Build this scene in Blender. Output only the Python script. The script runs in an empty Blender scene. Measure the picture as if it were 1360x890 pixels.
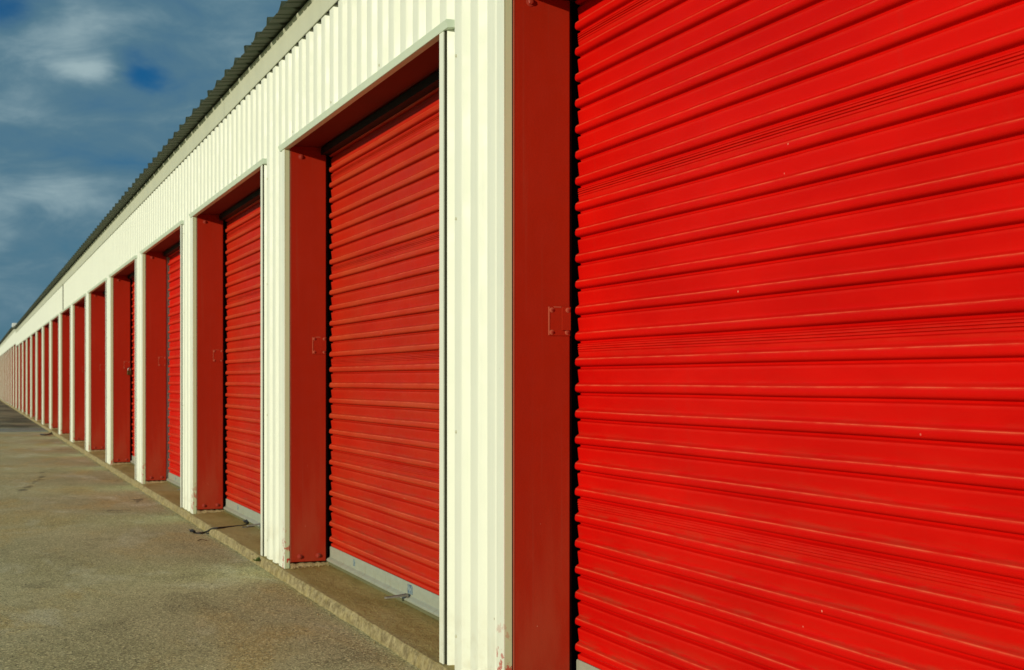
import bpy, bmesh, math, random
from mathutils import Vector, noise as mn
random.seed(7)
S = bpy.context.scene
COL = S.collection
R = math.radians

# ------------------------------------------------------------------ dimensions (metres, door 0 nearest)
CAMH, CAMY = 1.05, -1.643
P = 3.486                      # bay
OW = 2.812                     # opening width
XC = -4.378                    # left edge of the nearest opening
LINT = 2.343                   # lip of the opening
WTOP, FTOP = 2.862, 2.999      # wall sheet top, fascia top
PITCH = P / 20
GZ = -0.057                    # yard level (threshold top is 0)
SUN_AZ, SUN_EL = 29.0, 12.0

# ------------------------------------------------------------------ node helpers
class NT:
    def __init__(s, name):
        m = bpy.data.materials.new(name); m.use_nodes = True
        s.m = m; s.t = m.node_tree; s.b = s.t.nodes['Principled BSDF']
    def n(s, typ, **kw):
        nd = s.t.nodes.new(typ)
        for k, v in kw.items(): setattr(nd, k, v)
        return nd
    def link(s, a, b): s.t.links.new(a, b)
    def put(s, sock, v):
        if hasattr(v, 'is_linked') or isinstance(v, bpy.types.NodeSocket): s.link(v, sock)
        else: sock.default_value = v
    def coord(s, kind='Object'): return s.n('ShaderNodeTexCoord').outputs[kind]
    def pos(s): return s.n('ShaderNodeNewGeometry').outputs['Position']
    def map(s, v, sc=(1, 1, 1), loc=(0, 0, 0)):
        m = s.n('ShaderNodeMapping'); s.link(v, m.inputs[0]); m.inputs['Scale'].default_value = sc; m.inputs['Location'].default_value = loc
        return m.outputs[0]
    def noise(s, v, scale, detail=4, rough=.55, dist=0):
        x = s.n('ShaderNodeTexNoise'); s.link(v, x.inputs['Vector'])
        x.inputs['Scale'].default_value = scale; x.inputs['Detail'].default_value = detail
        x.inputs['Roughness'].default_value = rough; x.inputs['Distortion'].default_value = dist
        return x.outputs['Fac']
    def voro(s, v, scale, out='Distance', **kw):
        x = s.n('ShaderNodeTexVoronoi', **kw); s.link(v, x.inputs['Vector']); x.inputs['Scale'].default_value = scale
        return x.outputs[out]
    def ramp(s, f, a, b, lo=0., hi=1.):
        x = s.n('ShaderNodeMapRange'); x.interpolation_type = 'SMOOTHSTEP'
        s.put(x.inputs[0], f)
        for i, v in zip((1, 2, 3, 4), (a, b, lo, hi)): x.inputs[i].default_value = v
        return x.outputs[0]
    def math(s, op, a, b=0.):
        x = s.n('ShaderNodeMath', operation=op); s.put(x.inputs[0], a); s.put(x.inputs[1], b); return x.outputs[0]
    def mix(s, f, a, b, mode='MIX'):
        x = s.n('ShaderNodeMix', data_type='RGBA', blend_type=mode)
        s.put(x.inputs[0], f)
        for i, v in ((6, a), (7, b)):
            if isinstance(v, tuple): v = (*v, 1) if len(v) == 3 else v
            s.put(x.inputs[i], v)
        return x.outputs[2]
    def attr(s, name, out='Fac'):
        x = s.n('ShaderNodeAttribute'); x.attribute_name = name; return x.outputs[out]
    def sep(s, v):
        x = s.n('ShaderNodeSeparateXYZ'); s.link(v, x.inputs[0]); return x.outputs
    def bump(s, h, strength, dist):
        x = s.n('ShaderNodeBump'); s.link(h, x.inputs['Height']); x.inputs['Strength'].default_value = strength; x.inputs['Distance'].default_value = dist
        s.link(x.outputs[0], s.b.inputs['Normal'])
    def base(s, v):
        if isinstance(v, tuple): v = (*v, 1)
        s.put(s.b.inputs['Base Color'], v)
    def rough(s, v): s.put(s.b.inputs['Roughness'], v)
    def spec(s, v): s.put(s.b.inputs['Specular IOR Level'], v)

def simple(name, col, rough=.5, spec=.4, metal=0., var=.15, sc=6.):
    n = NT(name); c = n.coord()
    f = n.noise(c, sc, 5)
    d = tuple(x * (1 - var) for x in col); l = tuple(min(1, x * (1 + var)) for x in col)
    n.base(n.mix(f, d, l)); n.rough(rough); n.spec(spec); n.b.inputs['Metallic'].default_value = metal
    return n.m

M = {}
# ---- roll-up door red (tinted per door through the object colour)
n = NT('door_red'); c = n.coord(); ps = n.pos()
red = n.mix(n.ramp(n.noise(n.map(c, (.55, 1, 2.2)), 2.2, 5, .6), .25, .75), (.505, .0028, .0013), (.62, .0048, .0021))
oc = n.n('ShaderNodeObjectInfo').outputs['Color']
red = n.mix(1., red, oc, 'MULTIPLY')
al = n.n('ShaderNodeObjectInfo').outputs['Alpha']           # 1 = clean, less = chalked
chalk = n.math('MULTIPLY', n.math('SUBTRACT', 1., al), n.ramp(n.noise(n.map(c, (.5, 1, 3.)), 3.0, 6), .3, .75, .45, 1.))
red = n.mix(n.math('MULTIPLY', chalk, n.math('ADD', .45, n.math('MULTIPLY', n.attr('bulge'), .75))), red, (.46, .085, .026))
z = n.sep(c)[2]
low = n.ramp(z, 1.3, .15, .10, 1.)
streak = n.ramp(n.noise(n.map(c, (1.2, 1, 14)), 5, 6, .65), .38, .68)
dust = n.math('MULTIPLY', n.math('MULTIPLY', n.attr('ledge'), low), streak)
red = n.mix(n.math('MULTIPLY', dust, .55), red, (.24, .055, .022))
gr = n.ramp(n.noise(c, 240, 3, .7), .60, .72)
red = n.mix(n.math('MULTIPLY', n.math('MULTIPLY', gr, n.attr('ledge')), n.math('MULTIPLY', low, .5)), red, (.08, .02, .012))
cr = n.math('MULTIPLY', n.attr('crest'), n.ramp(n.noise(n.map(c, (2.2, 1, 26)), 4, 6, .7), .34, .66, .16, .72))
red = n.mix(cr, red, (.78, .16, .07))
runs = n.ramp(n.noise(n.map(c, (9, 1, .25)), 3, 5, .6), .56, .75)
red = n.mix(n.math('MULTIPLY', runs, .12), red, (.42, .02, .012))
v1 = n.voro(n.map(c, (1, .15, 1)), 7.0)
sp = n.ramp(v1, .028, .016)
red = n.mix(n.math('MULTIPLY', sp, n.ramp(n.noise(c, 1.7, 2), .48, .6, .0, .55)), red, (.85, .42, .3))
n.base(red)
n.rough(n.ramp(n.noise(c, 9, 5), .3, .7, .42, .54)); n.spec(.07)
n.bump(n.math('ADD', n.math('MULTIPLY', n.noise(n.map(c, (1, 1, 2.5)), 7, 3), 1.), n.math('MULTIPLY', n.noise(c, 90, 2), .08)), .25, .006)
M['door'] = n.m
# ---- iron-oxide frame paint
n = NT('frame_oxide_red'); c = n.coord()
b = n.mix(n.noise(n.map(c, (1, 3, .8)), 2.5, 5), (.275, .0125, .003), (.36, .0180, .0043))
zz = n.sep(c)[2]
b = n.mix(n.math('MULTIPLY', n.ramp(zz, 1.0, .0), n.ramp(n.noise(n.map(c, (1, 2, .6)), 5, 5), .35, .7, .1, .55)), b, (.33, .06, .026))
run = n.ramp(n.noise(n.map(c, (1, 30, .5)), 1.6, 4), .58, .74)
b = n.mix(n.math('MULTIPLY', run, .22), b, (.29, .055, .028))
b = n.mix(n.ramp(n.voro(n.map(c, (.2, 1, 1)), 11), .035, .02), b, (.5, .26, .18))
n.base(b); n.rough(n.ramp(n.noise(c, 12, 4), .3, .7, .5, .66)); n.spec(.14)
n.bump(n.noise(c, 120, 3), .12, .003)
M['frame'] = n.m
M['header'] = simple('header_shaded_oxide', (.13, .010, .004), .6, .15, 0, .3, 3)  # darker copy of the frame red, soffit shade put into the colour
M['frame_wear_glint'] = simple('frame_wear_glint_red', (.40, .085, .045), .55, .15)  # pale red: wear on the latch, and edge glint put into the colour
M['bolt'] = simple('bolt_painted_red', (.30, .03, .015), .45, .4, 0, .3, 60)
# ---- cream wall sheet
def cream(name, a, bcol, chips=False):
    n = NT(name); c = n.pos(); x, y, z = n.sep(c)
    b = n.mix(n.noise(n.map(c, (1.5, 1.5, .6)), 1.6, 5), a, bcol)
    st = n.ramp(n.noise(n.map(c, (14, 14, .5)), 2.0, 5, .6), .52, .8)
    b = n.mix(n.math('MULTIPLY', st, .25), b, tuple(k * .72 for k in a))
    splash = n.math('MULTIPLY', n.ramp(z, .35, .0), n.ramp(n.noise(c, 9, 6, .65), .40, .72))
    b = n.mix(n.math('MULTIPLY', splash, .38), b, (.42, .36, .22))
    b = n.mix(n.math('MULTIPLY', n.ramp(n.voro(c, 5.5), .030, .017), .75), b, (.30, .25, .13))
    if chips:
        m = n.ramp(n.noise(n.map(c, (1, 1, .7)), 34, 4, .6), .545, .575)
        msk = n.math('MULTIPLY', n.ramp(z, .34, .02), m)
        b = n.mix(msk, b, (.42, .03, .015))
    n.base(b); n.rough(n.ramp(n.noise(c, 8, 4), .3, .7, .42, .58)); n.spec(.3)
    n.bump(n.noise(n.map(c, (3, 3, 1)), 5, 4), .10, .01)
    return n.m
M['wall'] = cream('wall_cream', (.665, .695, .588), (.715, .745, .632))
M['trim'] = cream('trim_cream', (.665, .695, .588), (.715, .745, .632), True)
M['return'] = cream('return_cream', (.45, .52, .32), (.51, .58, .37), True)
M['flash'] = cream('flashing_cream', (.56, .66, .53), (.63, .72, .58))
M['fascia'] = cream('fascia_stone', (.50, .52, .385), (.57, .59, .45))
M['seam'] = simple('seam_and_gap_shade', (.06, .06, .035), .8, .1, 0, .4, 12)  # near-black: shade of the trim gap put into the colour; also the lap joint
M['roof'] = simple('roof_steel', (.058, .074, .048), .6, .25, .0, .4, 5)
M['cap'] = simple('cap_white', (.82, .84, .78), .5)
M['track'] = simple('track_black', (.006, .006, .006), .6, .2)
M['track_zinc'] = simple('track_zinc', (.62, .64, .60), .45, .5)
M['dark'] = simple('interior_dark', (.02, .018, .015), .9, .1)
M['screw'] = simple('screw_cream', (.50, .50, .36), .4, .5, 0, .3, 90)
M['strap'] = simple('black_rubber', (.012, .012, .012), .5, .4)
M['olive'] = simple('seal_olive', (.13, .13, .065), .7, .2)
M['hook'] = simple('hook_steel', (.25, .25, .24), .35, .5, .9)
M['lock'] = simple('brass_lock', (.10, .075, .02), .4, .5, .7)
M['weed'] = simple('weed_green', (.07, .10, .02), .7, .2, 0, .4, 60)
M['twig'] = simple('twig_brown', (.10, .065, .03), .8, .2)
# ---- bottom bar aluminium
n = NT('bar_aluminium'); c = n.coord()
b = n.mix(n.noise(n.map(c, (3, 1, 8)), 6, 6, .65), (.30, .325, .25), (.42, .45, .35))
b = n.mix(n.math('MULTIPLY', n.ramp(n.noise(n.map(c, (8, 1, 1.5)), 5, 5), .55, .7), .5), b, (.26, .24, .15))
n.base(b); n.rough(.5); n.spec(.45); n.b.inputs['Metallic'].default_value = .25
M['bar'] = n.m
n = NT('sticker_blue'); c = n.coord()
tx, ty, tz = n.sep(c)
n.base(n.mix(n.ramp(n.noise(n.map(c, (160, 1, 60)), 1, 3), .47, .53), (.24, .30, .29), (.06, .11, .17))); n.rough(.5)
M['sticker'] = n.m
M['plate'] = simple('pull_plate_steel', (.16, .15, .125), .6, .3, .2, .3, 40)
# ---- concrete threshold
n = NT('concrete_threshold'); c = n.pos()
b = n.mix(n.ramp(n.noise(n.map(c, (.5, 2, 1)), 3, 6, .6), .3, .7), (.28, .21, .062), (.42, .335, .122))
b = n.mix(n.math('MULTIPLY', n.ramp(n.noise(n.map(c, (.25, .6, 1), (3, 1, 0)), 2.2, 5), .5, .72), .7), b, (.38, .36, .19))
b = n.mix(n.math('MULTIPLY', n.ramp(n.noise(n.map(c, (1.5, 12, 1)), 3, 5, .7), .55, .75), .45), b, (.18, .13, .06))
lip = n.math('MULTIPLY', n.attr('lip'), n.ramp(n.noise(c, 14, 6, .65), .30, .55, .55, 1.))
b = n.mix(lip, b, n.mix(n.ramp(n.noise(c, 26, 6, .7), .3, .7), (.16, .125, .06), (.45, .375, .20)))
b = n.mix(n.math('MULTIPLY', n.ramp(n.noise(c, 150, 3, .6), .55, .7), .35), b, (.10, .08, .04))
n.base(b); n.rough(.9); n.spec(.15)
n.bump(n.math('ADD', n.noise(c, 130, 5, .7), n.math('MULTIPLY', n.noise(c, 24, 6, .65), 2.2)), .7, .009)
M['kerb'] = n.m
n = NT('mortar'); c = n.pos()
n.base(n.mix(n.noise(c, 90, 5), (.20, .15, .06), (.52, .42, .22))); n.rough(.95); n.spec(.1)
n.bump(n.noise(c, 160, 5, .7), .8, .006)
M['mortar'] = n.m
# ---- yard asphalt
def asphalt(name, cols, stains, hard=.14, sc=1., amt=1.):
    n = NT(name); c0 = n.pos(); c = n.map(c0, (sc, sc, 1))
    big = n.noise(n.map(c, (.5, .9, 1)), .9, 6, .6, .4)
    b = n.mix(n.ramp(big, .5 - hard, .5 + hard), cols[0], cols[1])
    b = n.mix(n.math('MULTIPLY', n.ramp(n.noise(n.map(c, (.55, 1.3, 1), (5.3, 2.1, 0)), 1.1, 5, .6, .5), .47, .66), .74), b, stains[0])      # rusty silt
    b = n.mix(n.math('MULTIPLY', n.ramp(n.noise(n.map(c, (.7, 1.5, 1), (1.7, 8.1, 0)), 1.4, 6, .6, .6), .52, .68), .7), b, stains[1])       # pale lime
    b = n.mix(n.math('MULTIPLY', n.ramp(n.noise(n.map(c, (.8, 1.2, 1), (9.7, 4.4, 0)), 1.8, 6, .65, .5), .52, .68), .5 * amt), b, stains[2])      # dark
    c = c0
    ag = n.voro(c, 150, 'Color')
    sp = n.n('ShaderNodeSeparateColor'); n.link(ag, sp.inputs[0])
    b = n.mix(n.ramp(sp.outputs[0], .55, .95, 0, .75), b, tuple(min(1, k * 1.75) for k in cols[1]))
    b = n.mix(n.ramp(sp.outputs[1], .58, .94, 0, .8), b, tuple(k * .28 for k in cols[0]))
    fine = n.noise(c, 330, 2)
    b = n.mix(n.ramp(fine, .35, .65, .0, .3), b, tuple(k * .45 for k in cols[0]))
    ck = n.voro(n.map(c, (.32, .5, 1)), 1.0, 'Distance', feature='DISTANCE_TO_EDGE')
    ckn = n.math('ADD', ck, n.math('MULTIPLY', n.math('SUBTRACT', n.noise(c, 5, 6, .7), .5), .16))
    crk = n.math('MULTIPLY', n.ramp(ckn, .006, .001), n.ramp(n.noise(c, .7, 3), .52, .6))
    b = n.mix(n.math('MULTIPLY', crk, .55), b, (.03, .025, .015))
    n.base(b); n.rough(.92); n.spec(.15)
    h = n.math('ADD', n.math('MULTIPLY', n.noise(c, 110, 5, .75), 1.6), n.math('MULTIPLY', n.noise(c, 9, 6, .6), 1.8))
    n.bump(h, .6, .006)
    return n.m
M['yard'] = asphalt('yard_asphalt', ((.44, .405, .198), (.58, .535, .285)), ((.58, .41, .125), (.72, .72, .48), (.20, .18, .09)))
M['patch'] = asphalt('old_asphalt', ((.075, .08, .048), (.30, .28, .165)), ((.40, .34, .17), (.26, .28, .19), (.015, .017, .010)), .05, .42, 1.4)
M['strip'] = asphalt('grey_strip', ((.26, .30, .24), (.33, .38, .31)), ((.34, .31, .20), (.36, .42, .36), (.12, .14, .10)))

# ------------------------------------------------------------------ mesh builder
class MB:
    def __init__(s): s.v, s.f, s.mi, s.mats, s.at = [], [], [], [], {}
    def mat(s, m):
        if m not in s.mats: s.mats.append(m)
        return s.mats.index(m)
    def quad(s, pts, m):
        i = len(s.v); s.v += [tuple(p) for p in pts]; s.f.append(tuple(range(i, i + len(pts)))); s.mi.append(s.mat(m))
    def box(s, x0, x1, y0, y1, z0, z1, m):
        i = len(s.v)
        s.v += [(x, y, z) for z in (z0, z1) for y in (y0, y1) for x in (x0, x1)]
        for q in ((0, 2, 3, 1), (4, 5, 7, 6), (0, 1, 5, 4), (2, 6, 7, 3), (0, 4, 6, 2), (1, 3, 7, 5)):
            s.f.append(tuple(i + k for k in q)); s.mi.append(s.mat(m))
    def grid(s, rows, m):                       # rows of equal length point lists
        i = len(s.v); w = len(rows[0])
        for r in rows: s.v += [tuple(p) for p in r]
        k = s.mat(m)
        for a in range(len(rows) - 1):
            for b in range(w - 1):
                s.f.append((i + a * w + b, i + a * w + b + 1, i + (a + 1) * w + b + 1, i + (a + 1) * w + b)); s.mi.append(k)
    def disc(s, c, ax, r, h, m, seg=10, dome=.5):   # a little domed head on a face; ax = outward axis vector
        ax = Vector(ax).normalized(); u = ax.orthogonal().normalized(); w = ax.cross(u); c = Vector(c)
        rings = [(r, 0), (r, h * .55), (r * .72, h * .9), (r * .3, h)]
        rows = [[c + ax * hh + (u * math.cos(t) + w * math.sin(t)) * rr for t in [2 * math.pi * k / seg for k in range(seg + 1)]] for rr, hh in rings]
        s.grid(rows, m); s.quad(rows[-1][:-1], m)
    def tube(s, pts, r, m, seg=8):
        pts = [Vector(p) for p in pts]; rows = []
        for i, p in enumerate(pts):
            d = (pts[min(i + 1, len(pts) - 1)] - pts[max(i - 1, 0)]).normalized()
            u = d.cross(Vector((0, 0, 1)))
            u = u.normalized() if u.length > 1e-4 else Vector((1, 0, 0)); w = u.cross(d)
            rr = r(i / (len(pts) - 1)) if callable(r) else r
            rows.append([p + (u * math.cos(t) + w * math.sin(t)) * rr for t in [2 * math.pi * k / seg for k in range(seg + 1)]])
        s.grid(rows, m); s.quad(rows[0][:-1], m); s.quad(rows[-1][:-1][::-1], m)
    def obj(s, name, parent=None, loc=(0, 0, 0), smooth=None, bevel=None, weld=True):
        me = bpy.data.meshes.new(name); me.from_pydata(s.v, [], s.f)
        for m in s.mats: me.materials.append(M[m])
        me.polygons.foreach_set('material_index', s.mi)
        for k, vals in s.at.items():
            a = me.attributes.new(k, 'FLOAT', 'POINT'); a.data.foreach_set('value', vals)
        if weld or True:
            bm = bmesh.new(); bm.from_mesh(me)
            if weld: bmesh.ops.remove_doubles(bm, verts=bm.verts, dist=1e-5)
            bmesh.ops.recalc_face_normals(bm, faces=bm.faces)
            bm.to_mesh(me); bm.free()
        if smooth:
            me.shade_smooth(); me.set_sharp_from_angle(angle=R(smooth))
        o = bpy.data.objects.new(name, me); COL.objects.link(o); o.location = loc
        if parent: o.parent = parent
        if bevel:
            b = o.modifiers.new('bevel', 'BEVEL'); b.width = bevel; b.segments = 2; b.limit_method = 'ANGLE'
        return o

def tag(o, label=None, cat=None, group=None, kind=None):
    for k, v in (('label', label), ('category', cat), ('group', group), ('kind', kind)):
        if v: o[k] = v
    return o
def empty(name, loc):
    o = bpy.data.objects.new(name, None); COL.objects.link(o); o.location = loc; o.empty_display_size = .3; return o
def copy_tree(o, parent=None):
    c = o.copy(); COL.objects.link(c)
    if parent: c.parent = parent
    for ch in list(o.children): copy_tree(ch, c)
    return c

# ------------------------------------------------------------------ cladding profile
XR = XC - P + OW + .060          # +X end of a ridge
RD = .030
BRK = [(0, 0.), (.0030, .0007), (.0058, .0026), (.0080, .0052), (.0215, .0250), (.0240, .0280), (.0275, RD), (.079, RD), (.101, 0.), (PITCH, 0.)]
def prof_y(x):
    u = (x - XR) % PITCH
    for (a, ya), (b, yb) in zip(BRK, BRK[1:]):
        if a <= u <= b: return ya + (yb - ya) * (u - a) / (b - a)
    return 0.
def prof(x0, x1):
    xs = {x0, x1}; k = math.floor((x0 - XR) / PITCH) - 1
    while XR + k * PITCH < x1 + PITCH:
        for a, _ in BRK[:-1]:
            x = XR + k * PITCH + a
            if x0 < x < x1: xs.add(x)
        k += 1
    xs = sorted(xs); out = [xs[0]]
    for x in xs[1:]:
        if x - out[-1] > 1e-5: out.append(x)
    return [(x, prof_y(x)) for x in out]

# ------------------------------------------------------------------ prototypes of the parts of one bay (origin: left edge of opening, y=0 facade, z=0)
def make_door():
    mb = MB(); PT = .0868; z0 = .156
    # profile down one pitch, measured below a crest: (drop, out, crest, ledge)
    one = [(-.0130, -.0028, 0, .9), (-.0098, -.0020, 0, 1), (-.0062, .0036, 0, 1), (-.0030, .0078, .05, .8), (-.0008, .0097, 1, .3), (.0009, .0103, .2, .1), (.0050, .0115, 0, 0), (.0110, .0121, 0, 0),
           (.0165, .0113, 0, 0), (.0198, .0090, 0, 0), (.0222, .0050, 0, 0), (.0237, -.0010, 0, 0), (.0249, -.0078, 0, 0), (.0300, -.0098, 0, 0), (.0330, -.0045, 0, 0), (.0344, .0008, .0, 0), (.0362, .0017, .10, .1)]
    flat = [(.043, .0014, 0, 0), (.054, .0000, 0, .1), (.067, -.0016, 0, .35)]
    seam = [(.0380, .0014, 0, 0), (.0392, -.0012, 0, 0), (.0405, .0010, .1, 0), (.045, .0028, .1, 0), (.0465, -.0022, 0, 0), (.048, 0, .1, .1), (.0525, .0022, .1, 0), (.0540, -.0024, 0, 0), (.0555, 0, .1, .2), (.0605, .0003, 0, .2), (.062, -.002, 0, .2), (.0635, 0, .1, .3)]
    prof_ = []
    for k in range(28, -1, -1):
        zc = z0 + .011 + k * PT
        pts = list(one) + (seam if k % 6 == 0 else flat)
        if k == 0: pts = one
        for d, o, cr, le in pts: prof_.append((zc - d, o, cr, le))
    prof_.append((.105, 0, 0, .2))
    xs = [-.003 + (OW - .036) * i / 20 for i in range(21)]
    xs.insert(1, xs[0] + .010)
    rows, cr, le, bu = [], [], [], []
    for (z, o, c, l) in prof_:
        row = []
        for i, x in enumerate(xs):
            w = .0026 * mn.noise(Vector((x * 1.1, z * .8, 3.1))) + .0010 * mn.noise(Vector((x * 3.5, z * 4, 7.7)))
            zz = z + .0016 * mn.noise(Vector((x * 1.6, z * 12, 1.3)))
            row.append((x, .2665 - o - w, zz))
        rows.append(row); cr += [c] * len(xs); le += [l] * len(xs); bu += [o / .0115 if o > 0 else 0.] * len(xs)
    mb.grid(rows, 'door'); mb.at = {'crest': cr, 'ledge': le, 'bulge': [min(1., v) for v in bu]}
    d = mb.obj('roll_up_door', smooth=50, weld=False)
    # bottom bar: flat web, rolled lip, dark astragal under it
    b = MB(); L0, L1 = .004, OW - .04
    pr = [(.262, .118), (.258, .118), (.256, .112), (.2565, .060), (.250, .054), (.240, .050), (.236, .043), (.238, .036), (.246, .032), (.262, .032)]
    b.grid([[(x, y, z) for x in (L0, .6, 1.2, 1.8, 2.4, L1)] for y, z in pr], 'bar')
    for xe in (L0, L1): b.quad([(xe, y, z) for y, z in pr], 'bar')
    bar = b.obj('bottom_bar', d, smooth=40)
    a = MB(); a.box(L0, L1, .244, .262, .016, .0315, 'olive'); a.obj('bottom_seal', d)
    def track(pr):
        t = MB(); t.grid([[(x, y, .03) for x, y in pr], [(x, y, 2.33) for x, y in pr]], 'track'); t.obj('guide_track', d)
    track([(-.014, .247), (-.014, .241), (-.058, .241), (-.058, .300), (-.014, .300), (-.014, .294), (-.052, .294), (-.052, .247), (-.014, .247)])
    track([(OW - .018, .247), (OW - .018, .241), (OW + .042, .241), (OW + .042, .330), (OW + .036, .330), (OW + .036, .247), (OW - .018, .247)])
    t = MB(); t.box(-.02, OW - .004, .205, .2535, 2.322, 2.36, 'track'); t.obj('head_gap_shade', d)  # black strip added to stand for the shade behind the header
    for xx, w, h, zz in ((.53, .034, .036, .072), (1.53, .075, .042, .068)):
        s_ = MB(); s_.box(xx, xx + w, .2545, .2572, zz, zz + h, 'sticker'); s_.obj('sticker', d)
    h = MB()
    for top in (0, 1): pass
    A = [(1.535, .245), (1.575, .245), (1.552, .150), (1.536, .142)]
    h.quad([(x, y, .066 - (.245 - y) * .10) for x, y in A], 'plate'); h.quad([(x, y, .062 - (.245 - y) * .10) for x, y in A][::-1], 'plate')
    for i in range(4):
        p, q = A[i], A[(i + 1) % 4]; za = .066 - (.245 - p[1]) * .10; zb = .066 - (.245 - q[1]) * .10
        h.quad([(*p, za), (*q, zb), (*q, zb - .008), (*p, za - .008)], 'plate')
    h.box(1.533, 1.580, .240, .2445, .050, .068, 'plate')
    h.obj('pull_plate', d)
    return d

def make_frame():
    y0, y1 = .033, .235
    f = MB(); f.box(-.07, .0, y0, y1, .036, 2.56, 'frame'); o = f.obj('door_frame', bevel=.004)
    f = MB(); f.box(OW - .002, OW + .06, y0, y1, .036, 2.56, 'frame'); f.obj('jamb', o, bevel=.004)
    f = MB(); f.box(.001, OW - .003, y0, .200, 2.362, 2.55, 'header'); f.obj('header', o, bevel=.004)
    w = MB(); w.box(-.010, .0012, y0 - .0012, y0 + .0022, .036, 2.355, 'frame_wear_glint'); w.obj('edge_glint', o)  # pale strip: light caught by the rounded jamb edge, put into the colour
    # latch plate on the far jamb
    l = MB(); zc = 1.249; ya, yb = .157, .233
    l.box(-.001, .0035, ya, yb, zc - .048, zc + .048, 'frame'); l.box(-.001, .009, yb - .030, yb, zc - .030, zc + .048, 'frame')
    l.box(-.001, .0048, ya - .001, ya + .0025, zc - .046, zc + .048, 'frame_wear_glint'); l.box(-.001, .0046, ya + .018, yb - .032, zc + .0455, zc + .049, 'frame_wear_glint')
    for yy in (ya + .010, yb - .010):
        for z in (zc - .037, zc + .037):
            top = .0035 if yy < .19 or z < zc - .03 else .009
            l.disc((top, yy, z), (1, 0, 0), .0085, .0025, 'frame_wear_glint', 10); l.disc((top + .002, yy, z), (1, 0, 0), .0048, .004, 'bolt', 6)
    l.obj('latch_plate', o)
    for yy, z in ((.085, .066), (.190, .068), (.092, 2.305)):
        b = MB(); b.disc((0, yy, z), (1, 0, 0), .0155, .003, 'bolt', 14); b.disc((.003, yy, z), (1, 0, 0), .0105, .0085, 'bolt', 6); b.obj('bolt', o)
    m = MB(); rnd = random.Random(3)
    rows = []
    for i in range(15):
        y = .028 + .225 * i / 14
        d_ = .010 + .018 * abs(mn.noise(Vector((y * 40, 2.2, 0)))) + .006 * rnd.random()
        hh = .028 + .008 * mn.noise(Vector((y * 55, 9.2, 0)))
        rows.append([(-.075, y, hh), (.004, y, hh), (.004 + d_ * .6, y, hh * .72), (.004 + d_, y, hh * .4), (.010 + d_ * 1.3, y, -.01)])
    m.grid(rows, 'mortar')
    m.obj('mortar_bed', o, smooth=60)
    return o

def make_trim():
    t = MB()
    # corner trim of the pier left of the opening
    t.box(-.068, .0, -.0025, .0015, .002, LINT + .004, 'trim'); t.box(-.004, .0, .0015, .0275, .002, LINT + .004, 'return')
    # channel trim of the pier right of the opening: lip, groove with its shade put into a near-black strip, leg
    o = t.obj('corner_trim', bevel=.0012)
    t = MB(); zt = LINT + .004
    t.grid([[(x, y, .002), (x, y, zt)] for x, y in ((OW, .0275), (OW, -.006), (OW + .046, -.006), (OW + .046, -.0015), (OW + .004, -.0015), (OW + .004, .0275), (OW, .0275))], 'wall'); t.obj('channel_trim', o)
    t = MB(); t.grid([[(x, y, .002), (x, y, LINT + .002)] for x, y in ((OW + .044, -.0012), (OW + .0463, -.0012), (OW + .0463, .012), (OW + .0665, .012))], 'seam'); t.obj('trim_gap_shade', o)  # dark faces added to stand for the shade in the gap beside the trim
    # drip flashing over the opening
    d = MB(); xa, xb = -.095, OW + .112
    pr = [(.032, LINT + .030), (-.015, LINT + .030), (-.020, LINT + .026), (-.009, LINT + .001), (-.006, LINT), (.0275, LINT + .004)]
    d.grid([[(xa, y, z), (xb, y, z)] for y, z in pr], 'flash')
    for x in (xa, xb): d.quad([(x, y, z) for y, z in pr], 'flash')
    d.obj('drip_flashing', o)
    return o

door0, frame0, trim0 = make_door(), make_frame(), make_trim()
TINT = [(1, 1, 1, 1), (.76, 1.5, .9, .56), (.80, 1.5, .9, .56), (1.0, 1.3, 1.8, .75)]
used = [False]
def place_bay(root, x, zs, n):
    first = not used[0]; used[0] = True
    off = Vector((x, 0, 0)) - root.location
    for proto in (door0, frame0, trim0):
        o = proto if first else copy_tree(proto)
        o.parent = root; o.location = off; o.scale = (1, 1, zs)
        if proto is door0:
            o.color = TINT[n] if n < len(TINT) else (random.uniform(.82, 1), 1, 1, random.uniform(.55, .85))
            if n == 3:
                for ch in o.children:
                    if ch.name.startswith('guide_track'):
                        ch.data = ch.data.copy(); ch.data.materials[0] = M['track_zinc']; ch['label'] = 'bare galvanised guide track'; break

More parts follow.
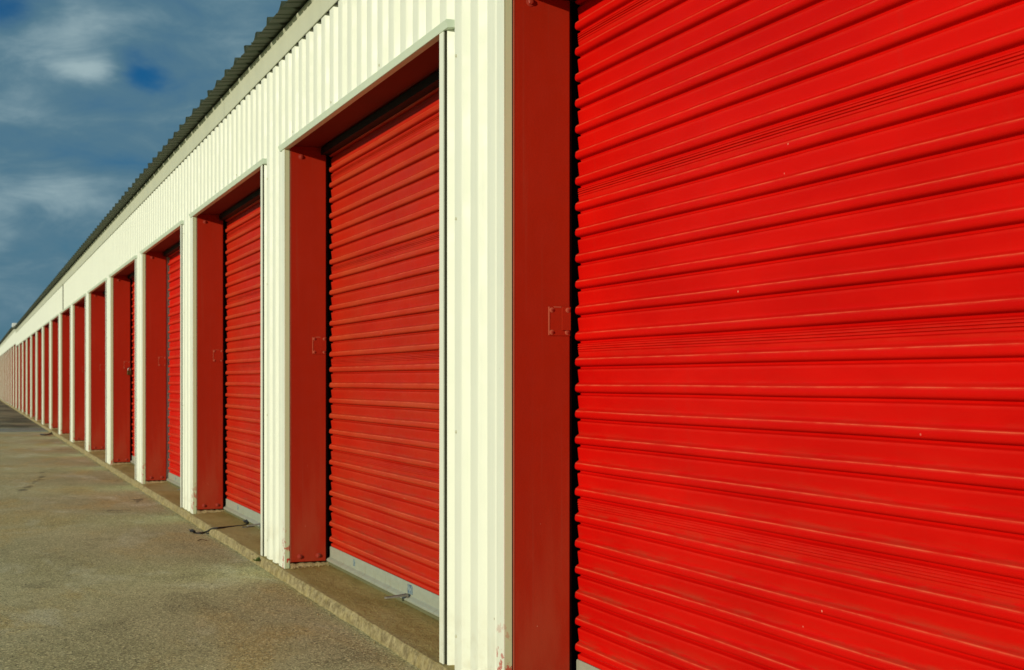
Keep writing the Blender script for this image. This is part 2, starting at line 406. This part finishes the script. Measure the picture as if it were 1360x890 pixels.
def building(name, xleft, xright, corners, dz, label, tint0):
    root = empty(name, ((xleft + xright) / 2, 0, 0)); tag(root, label, 'storage building', 'rows of storage units')
    rx = Vector((-root.location.x, 0, 0))
    zs = (LINT + dz) / LINT; lz = LINT + dz
    for i, x in enumerate(corners): place_bay(root, x, zs, i + tint0)
    w = MB()
    def strip(xa, xb, za, zb):
        p = prof(xa, xb); w.grid([[(x, y, za) for x, y in p], [(x, y, zb) for x, y in p]], 'wall')
    strip(xleft, xright, lz + .027, WTOP + dz + .02)
    cs = sorted(corners)
    edges = [(xleft, cs[0])] + [(a + OW, b) for a, b in zip(cs, cs[1:])] + [(cs[-1] + OW, xright)]
    for a, b in edges:
        a2 = a if a == xleft else a + .066
        b2 = b if b == xright else b - .066
        if b2 - a2 > .02: strip(a2, b2, .002, lz + .027)
    w.obj('wall_cladding', root, rx, smooth=26)
    # screw heads
    rnd = random.Random(5); sm = []
    def screw(x, z):
        if len(sm) >= 95 or x > .5: return
        if not sm:
            h = MB(); h.disc((0, 0, 0), (0, -1, 0), .0062, .004, 'screw', 8); sm.append(h.obj('wall_screw', root))
            q_ = sm[0]
        else: q_ = sm[0].copy(); COL.objects.link(q_); sm.append(q_)
        q_.location = Vector((x, -.0003, z)) + rx
    for a, b in reversed(edges):
        if xright < -30: break
        for z in (.11, .86, 1.62, 2.24): screw(a + .180, z + rnd.uniform(-.02, .02))
        if b in cs and b > -30:
            k = math.floor((b - XR) / PITCH)
            for j in range(2, 17, 5): screw(XR + (k + j) * PITCH - .04, lz + .062)
    # fascia board with lap joints
    fx = xright
    while fx > xleft + .01:
        e = max(fx - 6.1, xleft); f = MB()
        f.grid([[(e + .002, y, z), (fx - .002, y, z)] for y, z in ((-.0035, WTOP + dz + .03), (-.0035, WTOP + dz), (-.008, WTOP + dz), (-.009, WTOP + dz + .004), (-.012, FTOP + dz - .02), (-.020, FTOP + dz - .010), (-.020, FTOP + dz), (.04, FTOP + dz))], 'fascia')
        f.obj('fascia_board', root, rx, smooth=30); fx = e
    c = MB(); c.box(xleft + .01, xright - .01, -.0015, .038, WTOP + dz + .006, WTOP + dz + .014, 'track'); c.obj('rib_gap_shade', root, rx)  # black strip added as the shade in the rib gaps under the fascia
    # ribbed roof sheet
    RP = P / 10; prr = []
    x = xleft - .03; xs = []
    k0 = math.floor((x - XR) / RP)
    k = k0
    while True:
        b = XR + k * RP
        for dx, hz in ((0, 0), (.020, .036), (.045, .036), (.065, 0), (.150, 0), (.158, .005), (.172, .005), (.180, 0), (.235, 0), (.243, .005), (.257, .005), (.265, 0)):
            if x < b + dx < xright + .03: xs.append((b + dx, hz))
        k += 1
        if b > xright: break
    r = MB(); jit = random.Random(11)
    zf = FTOP + dz + .004
    rows = []
    for y in (-.118, .15, 3, 8):
        rows.append([(xx, y + (jit.uniform(-.004, .004) if y < 0 else 0), zf + hz + .10 * (y + .118)) for xx, hz in xs])
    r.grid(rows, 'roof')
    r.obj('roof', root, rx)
    # carcass: back and end walls, ceiling, so that the units are closed and dark
    c = MB(); c.box(xleft + .004, xright - .004, 7.9, 7.95, 0, FTOP + dz + .7, 'wall'); c.obj('back_wall', root, rx)
    for xx in (xleft + .002, xright - .002):
        c = MB(); c.quad([(xx, .04, .002), (xx, 7.9, .002), (xx, 7.9, FTOP + dz + .75), (xx, .04, FTOP + dz)], 'wall'); c.obj('end_wall', root, rx)
    c = MB(); c.box(xleft + .01, xright - .01, .60, .65, 0, WTOP + dz, 'dark'); c.obj('partition_wall', root, rx)
    c = MB(); c.box(xleft + .01, xright - .01, .045, .59, WTOP + dz - .05, WTOP + dz - .01, 'dark'); c.obj('ceiling_panel', root, rx)
    for a, b in edges:
        m_ = (a + b) / 2
        if b - a > .3:
            c = MB(); c.box(m_ - .05, m_ + .05, .06, .59, .02, WTOP + dz - .06, 'dark'); c.obj('partition_wall', root, rx)
    return root

X_END = XC - 15 * P - .34
X_NEAR = XC + P + OW + .45
b1 = building('storage_building', X_END, X_NEAR, [XC - P * i for i in range(16)] + [XC + P], 0.,
              'long cream storage building with red roll-up doors filling most of the picture', 0)
b2_c = [X_END - .06 - .34 - OW - P * i for i in range(11)]
b2 = building('storage_building', b2_c[-1] - .34, X_END - .06, b2_c, .115,
              'slightly taller farther storage building at the far left end of the row', 20)
cp = MB(); xe = X_END - .06
cp.box(xe - .30, xe + .012, -.135, .05, FTOP + .115 - .02, FTOP + .115 + .13, 'cap')
cp.obj('roof_end_cap', b2, -b2.location, bevel=.01)
dsp = MB()
dsp.box(-27.93, -27.87, -.012, .0, LINT + .04, WTOP - .005, 'seam')
dsp.obj('lap_seam', b1, -b1.location)

# ------------------------------------------------------------------ threshold kerb
k = MB(); rows = []; lip = []
x = 5.0; xs = []
while x > -98:
    xs.append(x); x -= .012 if x > -12 else (.08 if x > -40 else .4)
def fn(x, s, sd): return mn.noise(Vector((x * s, sd, .37)))
for x in xs:
    j = .006 * fn(x, 2.2, 1) + .006 * fn(x, 9, 2) + .003 * fn(x, 27, 3)
    chip = max(0, fn(x, 5.5, 8) - .25) * .040 + max(0, fn(x, 15, 9) - .35) * .022
    j2 = .008 * fn(x, 3.1, 4) + .003 * fn(x, 14, 5)
    pts = [((x, .62, .02), 0), ((x, .24, .018), 0), ((x, .06, .006 + .001 * fn(x, 8, 6)), 0), ((x, .018 + chip * .7 + .005 * fn(x, 12, 11), .0030), .0), ((x, .002 + chip + .003 * fn(x, 40, 12), .001), .25),
           ((x, -.012 + j * .6 + chip * .55, -.001 - chip * .30), .65), ((x, -.0165 + j * .8 + chip * .4 + .002 * fn(x, 35, 21), -.008 - chip * .45), 1), ((x, -.018 + j2 + .003 * fn(x, 23, 25), -.020 + .004 * fn(x, 28, 26)), 1), ((x, -.021 + j2 + .003 * fn(x, 18, 23), -.036 + .006 * fn(x, 19, 24)), 1), ((x, -.022 + j2 - .006 * abs(fn(x, 20, 13)), -.050), .9), ((x, -.025 + j2 * 1.2, -.066), .4)]
    rows.append([p for p, _ in pts]); lip += [l for _, l in pts]
k.grid(rows, 'kerb'); k.at = {'lip': lip}
tag(k.obj('kerb', smooth=20, weld=False), kind='structure')

# ------------------------------------------------------------------ yard ground
g = MB(); g.quad([(-1500, -1500, GZ), (1500, -1500, GZ), (1500, 1500, GZ), (-1500, 1500, GZ)], 'yard')
tag(g.obj('ground'), kind='structure')
def sheet(name, x0, x1, y0, y1, dz, m, jag):
    s = MB(); pts = []
    N = 60
    for i in range(N + 1): y = y1 + (y0 - y1) * i / N; pts.append((x1 + jag * (mn.noise(Vector((y * .9, 1, x1))) + .4 * mn.noise(Vector((y * 4, 2, x1)))), y))
    for i in range(N + 1): y = y0 + (y1 - y0) * i / N; pts.append((x0 + jag * mn.noise(Vector((y * .8, 3, x0))), y))
    s.quad([(x, y, GZ + dz) for x, y in pts], m); return tag(s.obj(name), kind='structure')
sheet('asphalt_patch', -140, -35.6, -14, -.03, .004, 'patch', .5)
sheet('concrete_strip', -35.3, -32.6, -14, -.03, .004, 'strip', .45)

# ------------------------------------------------------------------ small things
def ground(px, py, zz):                          # world point on level zz (measured from the photograph)
    d = 1889 * (CAMH - zz) / (py - 506); r = (px - 680) * d / 1889
    return (-d * .9343 + r * .3564, CAMY + d * .3564 + r * .9343)
def smooth_path(ctrl, n=8):
    out = []; c = [Vector(p) for p in ctrl]
    for i in range(len(c) - 1):
        p0, p1, p2, p3 = c[max(i - 1, 0)], c[i], c[i + 1], c[min(i + 2, len(c) - 1)]
        for j in range(n):
            t = j / n
            out.append(.5 * ((2 * p1) + (-p0 + p2) * t + (2 * p0 - 5 * p1 + 4 * p2 - p3) * t * t + (-p0 + 3 * p1 - 3 * p2 + p3) * t ** 3))
    out.append(c[-1]); return out
def gp(px, py, zz, lift=.006): x, y = ground(px, py, zz); return (x, y, zz + lift)
# rubber strap lying over the kerb in front of the second door
bx, by, bz = ground(257, 708.5, GZ)[0], ground(257, 708.5, GZ)[1], GZ
root = empty('rubber_strap', (bx, by, bz))
tag(root, 'black rubber strap lying across the kerb in front of a red door', 'strap')
c1 = MB(); A = [gp(257, 708.5, GZ), gp(265, 709.5, GZ), gp(273.5, 708.6, GZ, .012), gp(281, 705.8, -.03, .018), gp(287, 703.3, .0, .010), gp(300, 701.3, .004), gp(314, 700, .006), gp(324, 698.8, .01), gp(329, 696, .012)]
c1.tube(smooth_path(A), .0062, 'strap'); c1.obj('strap_cord', root, -root.location, smooth=60)
c2 = MB(); A = [gp(322, 701.6, .008), gp(330, 701.6, .009), gp(341, 700.6, .01), gp(352, 698, .012), gp(364, 696.5, .013)]
c2.tube(smooth_path(A), .0065, 'strap'); c2.obj('strap_cord', root, -root.location, smooth=60)
for (px, py, zz, ax) in ((257, 708.8, GZ, 1), (329, 696.2, .012, 1)):
    h = MB(); x, y = ground(px, py, zz)
    h.tube([(x + .035, y, zz + .018), (x - .005, y - .01, zz + .022), (x - .04, y - .015, zz + .016)], lambda t: .013 - .006 * abs(t - .4), 'strap')
    h.tube(smooth_path([(x - .03, y - .01, zz + .018), (x - .07, y - .02, zz + .022), (x - .085, y + .005, zz + .014), (x - .06, y + .02, zz + .009)], 5), .0045, 'hook')
    h.obj('hook', root, -root.location, smooth=60)
c3 = MB(); A = [gp(274, 709.2, GZ, .004), gp(280, 709.6, GZ, .005), gp(282.5, 708.5, GZ, .01), gp(286.5, 703.8, -.005, .008)]
c3.tube(smooth_path(A), .0042, 'strap'); c3.obj('strap_tail', root, -root.location, smooth=60)
# farther strap
x, y = ground(62, 578, GZ); root = empty('rubber_strap', (x, y, GZ))
tag(root, 'small distant black strap on the yard near the far piers', 'strap')
c1 = MB(); c1.tube(smooth_path([gp(54, 577.5, GZ + .005), gp(60, 578, GZ + .005), gp(66, 576.5, GZ + .005), gp(71, 573.2, GZ + .005, .02), gp(75, 571.5, GZ + .06)]), .014, 'strap')
c1.obj('strap_cord', root, -root.location)
# twig
tw = MB(); tw.tube(smooth_path([gp(262.5, 718.8, GZ, .004), gp(268, 718, GZ, .008), gp(274, 718.6, GZ, .004)]), .0035, 'twig')
tag(tw.obj('twig', smooth=60), 'thin dry twig on the asphalt beside the black strap', 'twig')
# weed tuft at the foot of the pier
wx, wy = ground(341.5, 743.5, -.02); root = None
wd = MB(); rnd = random.Random(4)
for i in range(26):
    a = rnd.uniform(0, 6.28); l = rnd.uniform(.02, .045); s0 = Vector((wx + rnd.uniform(-.012, .012), wy + rnd.uniform(-.012, .012), -.03))
    d = Vector((math.cos(a), math.sin(a), rnd.uniform(.5, 1.6))).normalized(); sd = d.cross(Vector((0, 0, 1))).normalized() * .006
    wd.quad([s0, s0 + d * l * .5 + sd, s0 + d * l - Vector((0, 0, .004)), s0 + d * l * .5 - sd], 'weed')
tag(wd.obj('weed', weld=False), 'tiny green weed growing at the kerb under a cream pier', 'weed')
# padlock on the fifth frame's latch
px_, z_ = XC - 4 * P, 1.20
root = empty('padlock', (px_ + .02, .222, z_)); tag(root, 'small dark padlock hanging on a jamb latch halfway down the row', 'padlock')
l = MB(); l.box(-.012, .012, -.026, .026, -.075, -.02, 'lock'); l.obj('lock_body', root, bevel=.005)
l = MB(); l.tube([(0, .016 * math.cos(t), -.02 + .04 * math.sin(t) if 0 < t < math.pi else -.02) for t in [math.pi * i / 10 for i in range(11)]], .004, 'hook'); l.obj('shackle', root, smooth=60)
# crumbs of mortar and grit below the jambs and along the kerb
cb = MB(); rnd = random.Random(9)
def crumb(x, y, z, r):
    pts = [Vector((rnd.uniform(-1, 1), rnd.uniform(-1, 1), rnd.uniform(-.8, .8))).normalized() * r * rnd.uniform(.7, 1.2) for _ in range(3)]
    a = Vector((x, y, z + r * .7)); q = [a + Vector((r, 0, 0)), a + Vector((0, r * rnd.uniform(.6, 1.2), 0)), a + Vector((-r * rnd.uniform(.6, 1.2), 0, 0)), a + Vector((0, -r, 0))]
    t = a + Vector((0, 0, r * .7)); b = a - Vector((0, 0, r * .7))
    for i in range(4): cb.quad([q[i], q[(i + 1) % 4], t], 'mortar'); cb.quad([q[(i + 1) % 4], q[i], b], 'mortar')
for nb in range(0, 9):
    x0 = XC - P * nb
    for i in range(26):
        yy = rnd.uniform(.03, .25); crumb(x0 + .03 + abs(rnd.gauss(0, .025)), yy, .005 + .012 * yy / .25, rnd.choice((.003, .004, .005, .008)))
    for i in range(40):
        yy = rnd.uniform(.0, .24); crumb(x0 + rnd.uniform(.05, OW), yy, .003 + .013 * yy / .25, rnd.uniform(.0015, .003))
for i in range(420):
    xx = -rnd.uniform(2.5, 22); crumb(xx, -.04 - abs(rnd.gauss(0, .05)), GZ, rnd.choice((.002, .003, .004, .006)))
for i in range(500):
    xx = -rnd.uniform(4, 22); crumb(xx, -rnd.uniform(.05, 3), GZ, rnd.choice((.002, .003, .004)))
tag(cb.obj('grit', weld=False), 'crumbs of mortar and grit scattered on the threshold and yard', 'grit', kind='stuff')

# ------------------------------------------------------------------ camera
cam = bpy.data.cameras.new('camera'); co = bpy.data.objects.new('camera', cam); COL.objects.link(co)
cam.sensor_width = 36; cam.lens = 50.0; cam.shift_y = 61 / 1360
cam.clip_start = .05; cam.clip_end = 5000
co.location = (0, CAMY, CAMH)
th = math.atan2(720.5, 1889)
co.rotation_euler = (R(90), 0, R(90) - th)
cam.dof.use_dof = True; cam.dof.focus_distance = 4.3; cam.dof.aperture_fstop = 11
S.camera = co

# ------------------------------------------------------------------ light
sd = Vector((math.sin(R(SUN_AZ)) * math.cos(R(SUN_EL)), -math.cos(R(SUN_AZ)) * math.cos(R(SUN_EL)), math.sin(R(SUN_EL))))
sun = bpy.data.lights.new('sun', 'SUN'); sun.energy = 3.75; sun.angle = R(.53); sun.color = (1, .93, .725)
so = bpy.data.objects.new('sun', sun); COL.objects.link(so); so.rotation_euler = sd.to_track_quat('Z', 'Y').to_euler()
w = bpy.data.worlds.new('World'); S.world = w; w.use_nodes = True
class WT(NT):
    def __init__(s, w): s.t = w.node_tree
q = WT(w); bg = w.node_tree.nodes['Background']
sk = q.n('ShaderNodeTexSky', sky_type='NISHITA'); sk.sun_disc = False; sk.sun_elevation = R(SUN_EL); sk.sun_rotation = R(180 - SUN_AZ)
sk.dust_density = .6; sk.ozone_density = 2.0
dr = q.coord('Generated')
x, y, z = q.sep(dr)
# bearing and elevation in degrees, bent by noise so that the cloud edges are wispy
az = q.math('MULTIPLY', q.math('ARCTAN2', y, q.math('MULTIPLY', x, -1.)), 57.2958)
el = q.math('MULTIPLY', q.math('ARCSINE', z), 57.2958)
def sym(f): return q.math('SUBTRACT', f, .5)
wz = q.map(dr, (1, 1, 2.2))
az2 = q.math('ADD', az, q.math('MULTIPLY', sym(q.noise(wz, 8, 5, .55)), 4.5))
el2 = q.math('ADD', el, q.math('MULTIPLY', sym(q.noise(q.map(dr, (1, 1, 2.2), (5, 3, 1)), 9, 5, .55)), 2.4))
zc = q.math('MAXIMUM', z, .02)
inv = q.math('DIVIDE', 1., q.math('ADD', zc, .13))
cb_ = q.n('ShaderNodeCombineXYZ'); q.link(q.math('MULTIPLY', x, inv), cb_.inputs[0]); q.link(q.math('MULTIPLY', y, inv), cb_.inputs[1])
pl = cb_.outputs[0]
f1 = q.noise(q.map(pl, (.55, 1.0, 1), (2.0, .6, 0)), 1.3, 8, .56, .35)
f2 = q.noise(q.map(dr, (1, 1, 2.8), (7.0, 3.3, 0)), 13, 10, .62, .5)
tot = q.math('ADD', .46, q.math('ADD', q.math('MULTIPLY', sym(f1), .9), q.math('MULTIPLY', sym(f2), .8)))
for (a0, e0, sa, se, amp) in ((3.8, 13.3, 2.4, 1.5, .34), (4.4, 11.8, 1.0, .40, .46), (3.2, 7.1, 3.4, .9, .36), (1.2, 5.6, 1.0, .7, .22), (10.3, 13.4, 2.5, 1.5, .16), (2.0, 9.9, 2.4, .5, .10),
                              (1.2, 14.3, 1.1, .8, -.55), (6.5, 11.6, 1.0, .50, -.58), (6.6, 8.4, 2.4, .40, -.26), (2.6, 8.6, 2.5, .5, -.08), (4.5, 5.2, 3., .6, -.12), (9.4, 10.3, 1.8, .7, .05)):
    da = q.math('DIVIDE', q.math('SUBTRACT', az2, a0), sa); de = q.math('DIVIDE', q.math('SUBTRACT', el2, e0), se)
    g_ = q.math('EXPONENT', q.math('MULTIPLY', q.math('ADD', q.math('MULTIPLY', da, da), q.math('MULTIPLY', de, de)), -1.))
    tot = q.math('ADD', tot, q.math('MULTIPLY', g_, amp))
blue = q.mix(1., sk.outputs[0], (.06, .34, .62), 'MULTIPLY')
sky = q.mix(q.ramp(tot, -.15, .56), blue, (.90, 1.92, 2.62))
sky = q.mix(q.ramp(tot, .42, 1.05), sky, (3.3, 4.5, 4.8))
q.link(sky, bg.inputs[0]); bg.inputs[1].default_value = .1

S.view_settings.view_transform = 'Standard'; S.view_settings.look = 'None'; S.view_settings.exposure = 0; S.view_settings.gamma = 1
S.view_settings.use_curve_mapping = False
S.render.engine = 'CYCLES'
S.cycles.max_bounces = 8
